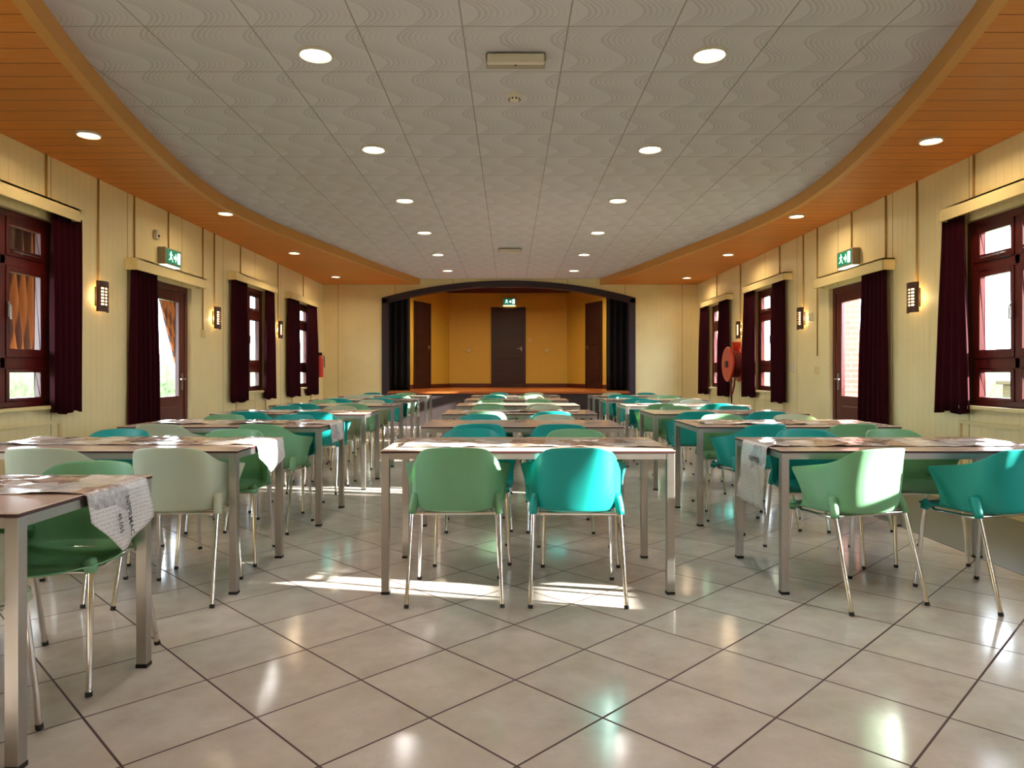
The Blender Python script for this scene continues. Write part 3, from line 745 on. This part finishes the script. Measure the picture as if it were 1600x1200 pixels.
# ------------------------------------------------------------------ chairs
def interp(tab, t):
    for (a, va), (b, vb) in zip(tab, tab[1:]):
        if t <= b:
            k = (t-a)/(b-a) if b > a else 0; k = k*k*(3-2*k) if False else k
            return va+(vb-va)*k
    return tab[-1][1]
H = [(0, .775), (15, .774), (30, .768), (40, .755), (48, .724), (55, .694), (62, .678), (72, .666), (79, .660), (82, .655), (85, .60), (88, .55), (92, .50), (97, .472), (104, .460), (120, .455), (140, .450), (160, .440), (180, .436)]
FL = [(0, .040), (30, .036), (50, .016), (60, .016), (70, .028), (78, .044), (82, .050), (86, .028), (92, .012), (104, .010), (140, .012), (180, .02)]
def make_shell():
    th = [i*6 for i in range(0, 12)]+[70, 74, 77, 79.5, 81.5, 83, 84.5, 86, 88, 90, 92.5, 95, 98, 102, 107, 113, 120, 128, 136, 144, 151, 158, 165, 172, 180]
    full = [-t for t in th[1:-1]][::-1]+th      # -172..180
    full = sorted(full)
    inner = [.0, .3, .6, .78, .88, .95]; wall = [0, .06, .14, .25, .38, .52, .66, .78, .88, .95, 1]
    def Rs(t):
        a = math.radians(t); sx, sy = math.sin(a), -math.cos(a)
        A = .232; B = .215 if sy < 0 else .245; n = 2.35 if sy < 0 else 2.8
        return (abs(sx/A)**n+abs(sy/B)**n)**(-1/n)
    vs = []; n = len(full)
    for r in inner+['w%d' % i for i in range(len(wall))]:
        for t in full:
            at = abs(t); R = Rs(t); a = math.radians(t); dx, dy = math.sin(a), -math.cos(a); h = interp(H, at); fl_ = interp(FL, at)
            if isinstance(r, float):
                z = .432+.022*(r**4)-.012*max(0, dy*r)*(r**2) + .004*r; RR = R*r*.95; x, y = dx*RR, dy*RR
                if r == 0.: x = y = 0.0001*0
            else:
                q = wall[int(r[1:])]; zs = .458-.014*max(0, dy)
                z = zs+(h-zs)*q
                if h-zs < .08: RR = R*.95+(.012+.02)*q; z = zs+(h-zs)*q*q
                else:
                    lean = fl_*(q**2.2)+.05*R*min(1, q*5)
                    RR = R*.95+lean-.016*math.exp(-((at-62)/5)**2)*min(1, q*4)+.010*math.exp(-((at-38)/22)**2)*math.sin(PI*min(1, q))
                x, y = dx*RR, dy*RR
                # wings sweep forward towards the pointed tip
                if 44 < at < 104: k_ = min(1, (at-44)/35); y += .125*k_*k_*(3-2*k_)*max(0, (z-.458)/.2)**1.15
            vs.append((x, y, z))
    nr = len(inner)+len(wall)
    fs = []
    for i in range(nr-1):
        for k in range(n):
            k2 = (k+1) % n
            if i == 0: fs.append((k, n+k, n+k2)) if True else None
            else: fs.append((i*n+k, i*n+k2, (i+1)*n+k2, (i+1)*n+k))
    m = MB(); m.add(vs, fs, 0, True)
    for sx in (-1, 1):
        m.tube([(sx*.200, -.115, .525), (sx*.210, -.130, .49), (sx*.216, -.145, .465), (sx*.218, -.153, .432)], .024, 12, caps=False, r2=.017)
        m.tube([(sx*.19, .15, .458), (sx*.202, .160, .445), (sx*.205, .165, .424)], .026, 12, caps=False, r2=.017)
    o = m.build('shell', M['G'])
    bm = bmesh.new(); bm.from_mesh(o.data); bmesh.ops.remove_doubles(bm, verts=bm.verts, dist=1e-5); bmesh.ops.recalc_face_normals(bm, faces=bm.faces); bm.to_mesh(o.data); bm.free()
    a = o.modifiers.new('s', 'SUBSURF'); a.levels = a.render_levels = 1
    b = o.modifiers.new('t', 'SOLIDIFY'); b.thickness = .006; b.offset = 0
    bake(o)
    for p in o.data.polygons: p.use_smooth = True
    return o
def make_chair():
    root = empty('plastic_armchair')
    sh = make_shell(); sh.parent = root
    for sx in (-1, 1):
        for (top, bot) in (((sx*.217, -.150, .455), (sx*.232, -.272, .0)), ((sx*.204, .160, .445), (sx*.220, .205, .0))):
            T_, B_ = Vector(top), Vector(bot); d = (B_-T_).normalized(); e = B_-d*.016
            lg = MB().tube([T_, T_+d*.2, e], .0105, 14).build('leg', M['chrome'], root)
            MB().tube([e-d*.002, B_+Vector((0, 0, .001))], .0120, 12).build('foot_cap', M['rubber'], lg)
    MB().tube([(-.16, -.15, .436), (-.18, -.13, .425), (-.18, .12, .420), (-.16, .16, .428)], .009, 10).tube([(.16, -.15, .436), (.18, -.13, .425), (.18, .12, .420), (.16, .16, .428)], .009, 10)\
        .tube([(-.21, -.150, .45-.012), (.21, -.150, .45-.012)], .009, 10).tube([(-.20, .165, .428), (.20, .165, .428)], .009, 10).build('under_frame', M['chrome'], root)
    return root
proto = {}
base_ch = make_chair(); proto['G'] = base_ch
for k in 'TC':
    c = copy_tree(base_ch)
    for ch in c.children:
        if ch.name.startswith('shell'):
            ch.data = ch.data.copy(); ch.data.materials[0] = M[k]
    proto[k] = c
used = set()
def place_chair(kind, x, y, rz, label):
    t = proto[kind] if kind not in used else copy_tree(proto[kind]); used.add(kind)
    t.location = (x, y, 0); t.rotation_euler.z = rz
    tag(t, label, 'chair', 'plastic armchairs drawn up to the tables'); return t
CN = {'G': 'pale green', 'T': 'teal', 'C': 'cream white'}

# ------------------------------------------------------------------ tables
TW, TD, TZ = 1.51, .75, .74
def make_table():
    r = empty('canteen_table'); w, d = TW/2, TD/2
    tp = MB().box(-w, w, -d, d, TZ-.0035, TZ, 0).box(-w, w, -d, d, TZ-.014, TZ-.0035, 1); tp.build('tabletop', [M['top'], M['edge']], r, bevel=.0015)
    fr = MB(); a, b = TZ-.0145, TZ-.045
    for sy in (-1, 1): fr.box(-w+.042, w-.042, sy*(d-.004), sy*(d-.026), b, a)
    for sx in (-1, 1): fr.box(sx*(w-.004), sx*(w-.026), -d+.042, d-.042, b, a)
    fr.build('apron', M['alu'], r)
    for sx in (-1, 1):
        for sy in (-1, 1):
            lg = MB().box(sx*(w-.002), sx*(w-.042), sy*(d-.002), sy*(d-.042), .014, a).build('leg', M['alu'], r, bevel=.002)
            MB().box(sx*(w-.001), sx*(w-.043), sy*(d-.001), sy*(d-.043), .0, .014).build('foot', M['rubber'], lg)
    return r
tab0 = make_table(); tfirst = True
def place_table(x, y, label):
    global tfirst
    t = tab0 if tfirst else copy_tree(tab0); tfirst = False
    t.location = (x, y+TD/2, 0); tag(t, label, 'table', 'canteen tables in three columns')
    return t

def paper(x0, x1, yc, w, seed, label, hang_side=0, hang=.2, skew=0., mat='paper', curl=0., amp=.010, cut=0.):
    """sheet lying along the table; hang_side -1/+1 lets that end drop over the table end"""
    rnd = random.Random(seed); m = MB(); L = x1-x0; tot = L+(hang if hang_side else 0); nx = int(tot/.02)+1; ny = 24
    off = Vector((rnd.random()*40, rnd.random()*40, 0)); vs = []; uv = []
    for i in range(nx+1):
        for j in range(ny+1):
            v = j/ny-.5; cutl = 0
            hh = (interp([(-.5, hang*.55), (-.12, hang*1.25), (.5, hang*.85)], v) if cut else hang) if hang_side else 0
            # distance along the sheet from its resting end
            sfrac = i/nx; d = sfrac*(L+hh)
            nz = noise.noise(Vector((d*5, v*2.2, 0))+off)*.6+noise.noise(Vector((d*14, v*5, 3))+off)*.4
            z = TZ+.0025+max(0, nz+.12)*amp*2.2
            y = yc+v*w+.012*noise.noise(Vector((d*3, 0, 7))+off)
            if d <= L:
                e = (L-d)
                if hang_side and e < .04: z = TZ+.0025+(z-TZ-.0025)*(e/.04)
                x = x0+d if hang_side >= 0 else x1-d
            else:
                q = d-L; rr = .012
                if q < rr*PI/2: ang = q/rr; dx, dz = rr*math.sin(ang), -rr*(1-math.cos(ang))
                else:
                    qq = q-rr*PI/2; dx = rr+.004*math.sin(v*9+seed)*min(1, qq*9)+.018*qq*math.sin(q*20+v*3)+abs(nz)*.02*min(1, qq*8); dz = -rr-qq
                x = (x1 if hang_side > 0 else x0)+hang_side*dx; z = TZ+.0025+dz; y += skew*q+curl*q*q
            vs.append((x, y, z)); uv.append((d, v*w))
    fs = [(i*(ny+1)+j, i*(ny+1)+j+1, (i+1)*(ny+1)+j+1, (i+1)*(ny+1)+j) for i in range(nx) for j in range(ny)]
    me = bpy.data.meshes.new('paper_runner'); me.from_pydata(vs, [], fs); me.materials.append(M[mat]); me.materials.append(M['paper_plain'])
    ul = me.uv_layers.new(name='UV')
    for p in me.polygons:
        p.use_smooth = True
        if all(uv[i][0] > L-.004 for i in p.vertices): p.material_index = 1
        for li in p.loop_indices: ul.data[li].uv = uv[me.loops[li].vertex_index]
    o = bpy.data.objects.new('paper_runner', me); COL.objects.link(o)
    b = o.modifiers.new('solid', 'SOLIDIFY'); b.thickness = .0012; b.offset = 0
    tag(o, label, 'paper', 'printed papers spread on the tables'); return o
def text_part(txt, size, mtx, parent, mat='ink', name='lettering'):
    c = bpy.data.curves.new(name, 'FONT'); c.body = txt; c.size = size; c.extrude = .0004; c.align_x = 'CENTER'; c.align_y = 'CENTER'; c.offset = size*.012
    o = bpy.data.objects.new(name, c); COL.objects.link(o); bpy.context.view_layer.update()
    me = bpy.data.meshes.new_from_object(o.evaluated_get(bpy.context.evaluated_depsgraph_get())); COL.objects.unlink(o); bpy.data.objects.remove(o)
    me.materials.clear(); me.materials.append(M[mat]); n = bpy.data.objects.new(name, me); COL.objects.link(n); n.matrix_world = mtx; n.parent = parent
    return n

YT = {1: 3.60, 2: 5.20, 3: 6.80, 4: 8.46, 5: 10.15, 6: 11.85}
rown = {0: 'nearest', 1: 'front', 2: 'second', 3: 'third', 4: 'fourth', 5: 'fifth', 6: 'last'}
cols = {
 'left': (-2.155, {0: 'CCGG', 1: 'CCTG', 2: 'CGGT', 3: 'TTTC', 4: 'TGGC', 5: 'TTCT', 6: 'CGTG'}),
 'middle': (.092, {1: 'GTTG', 2: 'TTTC', 3: 'GTGC', 4: 'GCGG', 5: 'GCTC', 6: 'GGTC'}),
 'right': (2.145, {1: 'GTTG', 2: 'TGGC', 3: 'TTGT', 4: 'GTTC', 5: 'TCTG', 6: 'TCCT'})}
YT[0] = 2.0
special = {('left', 0, 3): (-1.705, 2.67, PI+.02), ('left', 0, 1): (-1.74, 2.06, -.08), ('left', 0, 2): (-2.5, 2.75, PI), ('left', 1, 1): (-1.69, 3.655, .06), ('left', 1, 0): (-2.32, 3.65, .08),
           ('middle', 1, 0): (-.275, 3.67, .02), ('middle', 1, 1): (.335, 3.66, -.02), ('right', 1, 0): (1.735, 3.62, .32), ('right', 1, 1): (2.43, 3.615, .32),
           ('left', 1, 3): (-1.74, 4.30, PI+.12), ('left', 2, 1): (-1.76, 5.22, -.12), ('right', 2, 0): (1.78, 5.23, .28), ('right', 1, 2): (1.86, 4.30, PI-.14)}
for cn, (cx, rws) in cols.items():
    for r, kinds in rws.items():
        y = YT[r]
        place_table(cx, y, '%s table of the %s column, cream top with dark edge on metal legs' % (rown[r], cn))
        for i, kd in enumerate(kinds):
            far = i >= 2; lr = ('left', 'right')[i % 2]
            x = cx+(-.33 if i % 2 == 0 else .30)+random.uniform(-.03, .03)
            yy = (y+.055+random.uniform(-.03, .015)) if not far else (y+TD-.045+random.uniform(-.015, .04))
            rz = (PI if far else 0)+random.uniform(-.1, .1)
            if (cn, r, i) in special: x, yy, rz = special[(cn, r, i)]
            place_chair(kd, x, yy, rz, '%s plastic armchair, %s seat on the %s side of the %s table, %s column' % (CN[kd], lr, 'far' if far else 'near', rown[r], cn))

# papers
P = paper
p0 = P(-2.86, -1.40, 2.49, .38, 3, 'creased printed paper along the nearest left table, its lettered end hanging down', 1, .20, .30, cut=1)
P(-2.85, -1.40, 4.08, .44, 5, 'printed paper along the front left table, its end hanging off in sunlight', 1, .15, .30, cut=1)
P(-2.80, -1.40, 5.62, .40, 6, 'printed paper along the second left table with a short hanging end', 1, .16, .2)
P(-2.80, -1.40, 10.6, .30, 7, 'printed paper on the fifth left table, end hanging down', 1, .28, .1)
P(-.60, .845, 3.95, .40, 8, 'row of creased printed papers along the front middle table', 1, .07, .6)
P(-.5, .7, 7.2, .30, 9, 'printed paper lying on the third middle table')
P(-.5, .84, 12.2, .34, 10, 'printed paper on the last middle table with a hanging end', 1, .2)
pr = P(1.39, 2.80, 3.98, .40, 11, 'printed paper along the front right table, long end hanging down with black heading', -1, .36, .0, curl=.55)
P(1.5, 2.75, 5.6, .42, 12, 'printed paper spread on the second right table')
P(1.6, 2.6, 8.8, .32, 13, 'printed paper spread on the fourth right table')
P(-2.6, -1.6, 7.2, .34, 14, 'printed paper spread on the third left table')
# lettering on the hanging ends
def hang_mtx(x, y, z, face, rot):
    # face: +1 faces +X, -1 faces -X ; rot in plane
    R = Matrix.Rotation(face*PI/2, 4, 'Z') @ Matrix.Rotation(PI/2, 4, 'X') @ Matrix.Rotation(rot, 4, 'Z')
    return Matrix.Translation((x, y, z)) @ R
text_part('NPPRMAC', .034, hang_mtx(-1.368, 2.53, .625, 1, -PI/2+.25), p0)
text_part('45.055', .028, hang_mtx(-1.368, 2.47, .61, 1, -PI/2+.25), p0)
text_part('HAPPERS', .042, hang_mtx(1.362, 3.93, .655, -1, 0), pr)

# ------------------------------------------------------------------ outdoors
struct(MB().box(-30, -XW-TH, -12, 30, -.3, -.12).box(XW+TH, 30, -12, 30, -.3, -.12).build('ground_lawn', M['grass']))
def hedge(x0, x1, y0, y1, h, seed, label):
    m = MB(); rnd = random.Random(seed)
    n = int((y1-y0)/.25); k = 7; vs = []
    prof = [(-1, 0), (-1.05, .5), (-.9, .9), (-.4, 1.05), (.4, 1.05), (.9, .9), (1.05, .5), (1, 0)]
    cx, w = (x0+x1)/2, abs(x1-x0)/2
    for i in range(n+1):
        for (u, t) in prof:
            p = Vector((cx+u*w, y0+i*.25, -.12+t*h)); q = noise.noise(p*2.3)*.14; vs.append((p.x+q, p.y+q*.6, p.z+q*(1 if t > 0 else 0)))
    m.add(vs, [(i*8+j, i*8+j+1, (i+1)*8+j+1, (i+1)*8+j) for i in range(n) for j in range(7)], 0, True)
    o = m.build('hedge', M['hedge'])
    # leaf tufts
    lf = MB()
    for _ in range(2600):
        u = rnd.random(); y = y0+(y1-y0)*u; a = rnd.uniform(-.1, PI+.1); px = cx+math.cos(a)*w*1.04; pz = -.12+max(0, min(1.05, .25+math.sin(a)*.85*rnd.uniform(.4, 1)))*h
        s_ = rnd.uniform(.05, .10); d1 = Vector((rnd.uniform(-1, 1), rnd.uniform(-1, 1), rnd.uniform(-1, 1))).normalized()*s_; d2 = Vector((rnd.uniform(-1, 1), rnd.uniform(-1, 1), rnd.uniform(-1, 1))).normalized()*s_
        p = Vector((px, y, pz)); lf.add([p, p+d1, p+d1+d2, p+d2], [(0, 1, 2, 3)])
    l = lf.build('leaves', M['hedge'], o); l['kind'] = 'stuff'
    tag(o, label, 'hedge')
hedge(8.5, 9.6, 2, 28, 1.25, 1, 'green hedge outside beyond the right wall windows')
hedge(-9.6, -8.5, 2, 28, 1.6, 2, 'green hedge outside beyond the left wall door')
struct(MB().box(4.35, 4.9, 9.85, 10.1, -.12, 3.2).build('pillar_brick', M['brick']))
tag(MB().box(4.9, 5.5, 5.6, 7.0, -.12, 1.02).box(4.86, 5.54, 5.56, 7.04, 1.02, 1.06).build('garden_planter', M['concrete'], bevel=.01), 'grey block outside the nearest right window', 'planter')
# porch on the left
struct(MB().box(-XW-TH, -5.9, 3.0, 11.5, 2.46, 2.56).box(-5.75, -5.9, 3.0, 11.5, 2.12, 2.46).build('roof_porch', M['porch']))
for i, y in enumerate((3.1, 7.4, 11.3)):
    struct(MB().box(-5.75, -5.87, y, y+.12, -.12, 2.46).build('column_porch', M['porch']))
def drape(y0, y1, zt, zb, yb0, yb1, label, seed):
    n, nz = 60, 14; vs = []
    for j in range(nz+1):
        t = j/nz; k = t**1.25; a, b = y0+(yb0-y0)*k, y1+(yb1-y1)*k
        for i in range(n+1):
            u = i/n; vs.append((-4.5+.03*math.sin(u*2*PI*6+seed)*(1-.3*t), a+(b-a)*u, zt+(zb-zt)*t-.06*math.sin(u*PI)*t))
    m = MB().add(vs, [(j*(n+1)+i, j*(n+1)+i+1, (j+1)*(n+1)+i+1, (j+1)*(n+1)+i) for j in range(nz) for i in range(n)], 0, True)
    tag(m.build('tied_drape', M['drape'], solid=.004), label, 'drape', 'orange brown drapes tied back on the porch')
drape(8.85, 9.65, 2.46, 1.22, 9.5, 9.66, 'orange brown drape tied back, seen through the left wall door', 1)
drape(6.05, 6.85, 2.46, 1.34, 6.3, 6.86, 'orange brown drape seen through the nearest left window', 2)
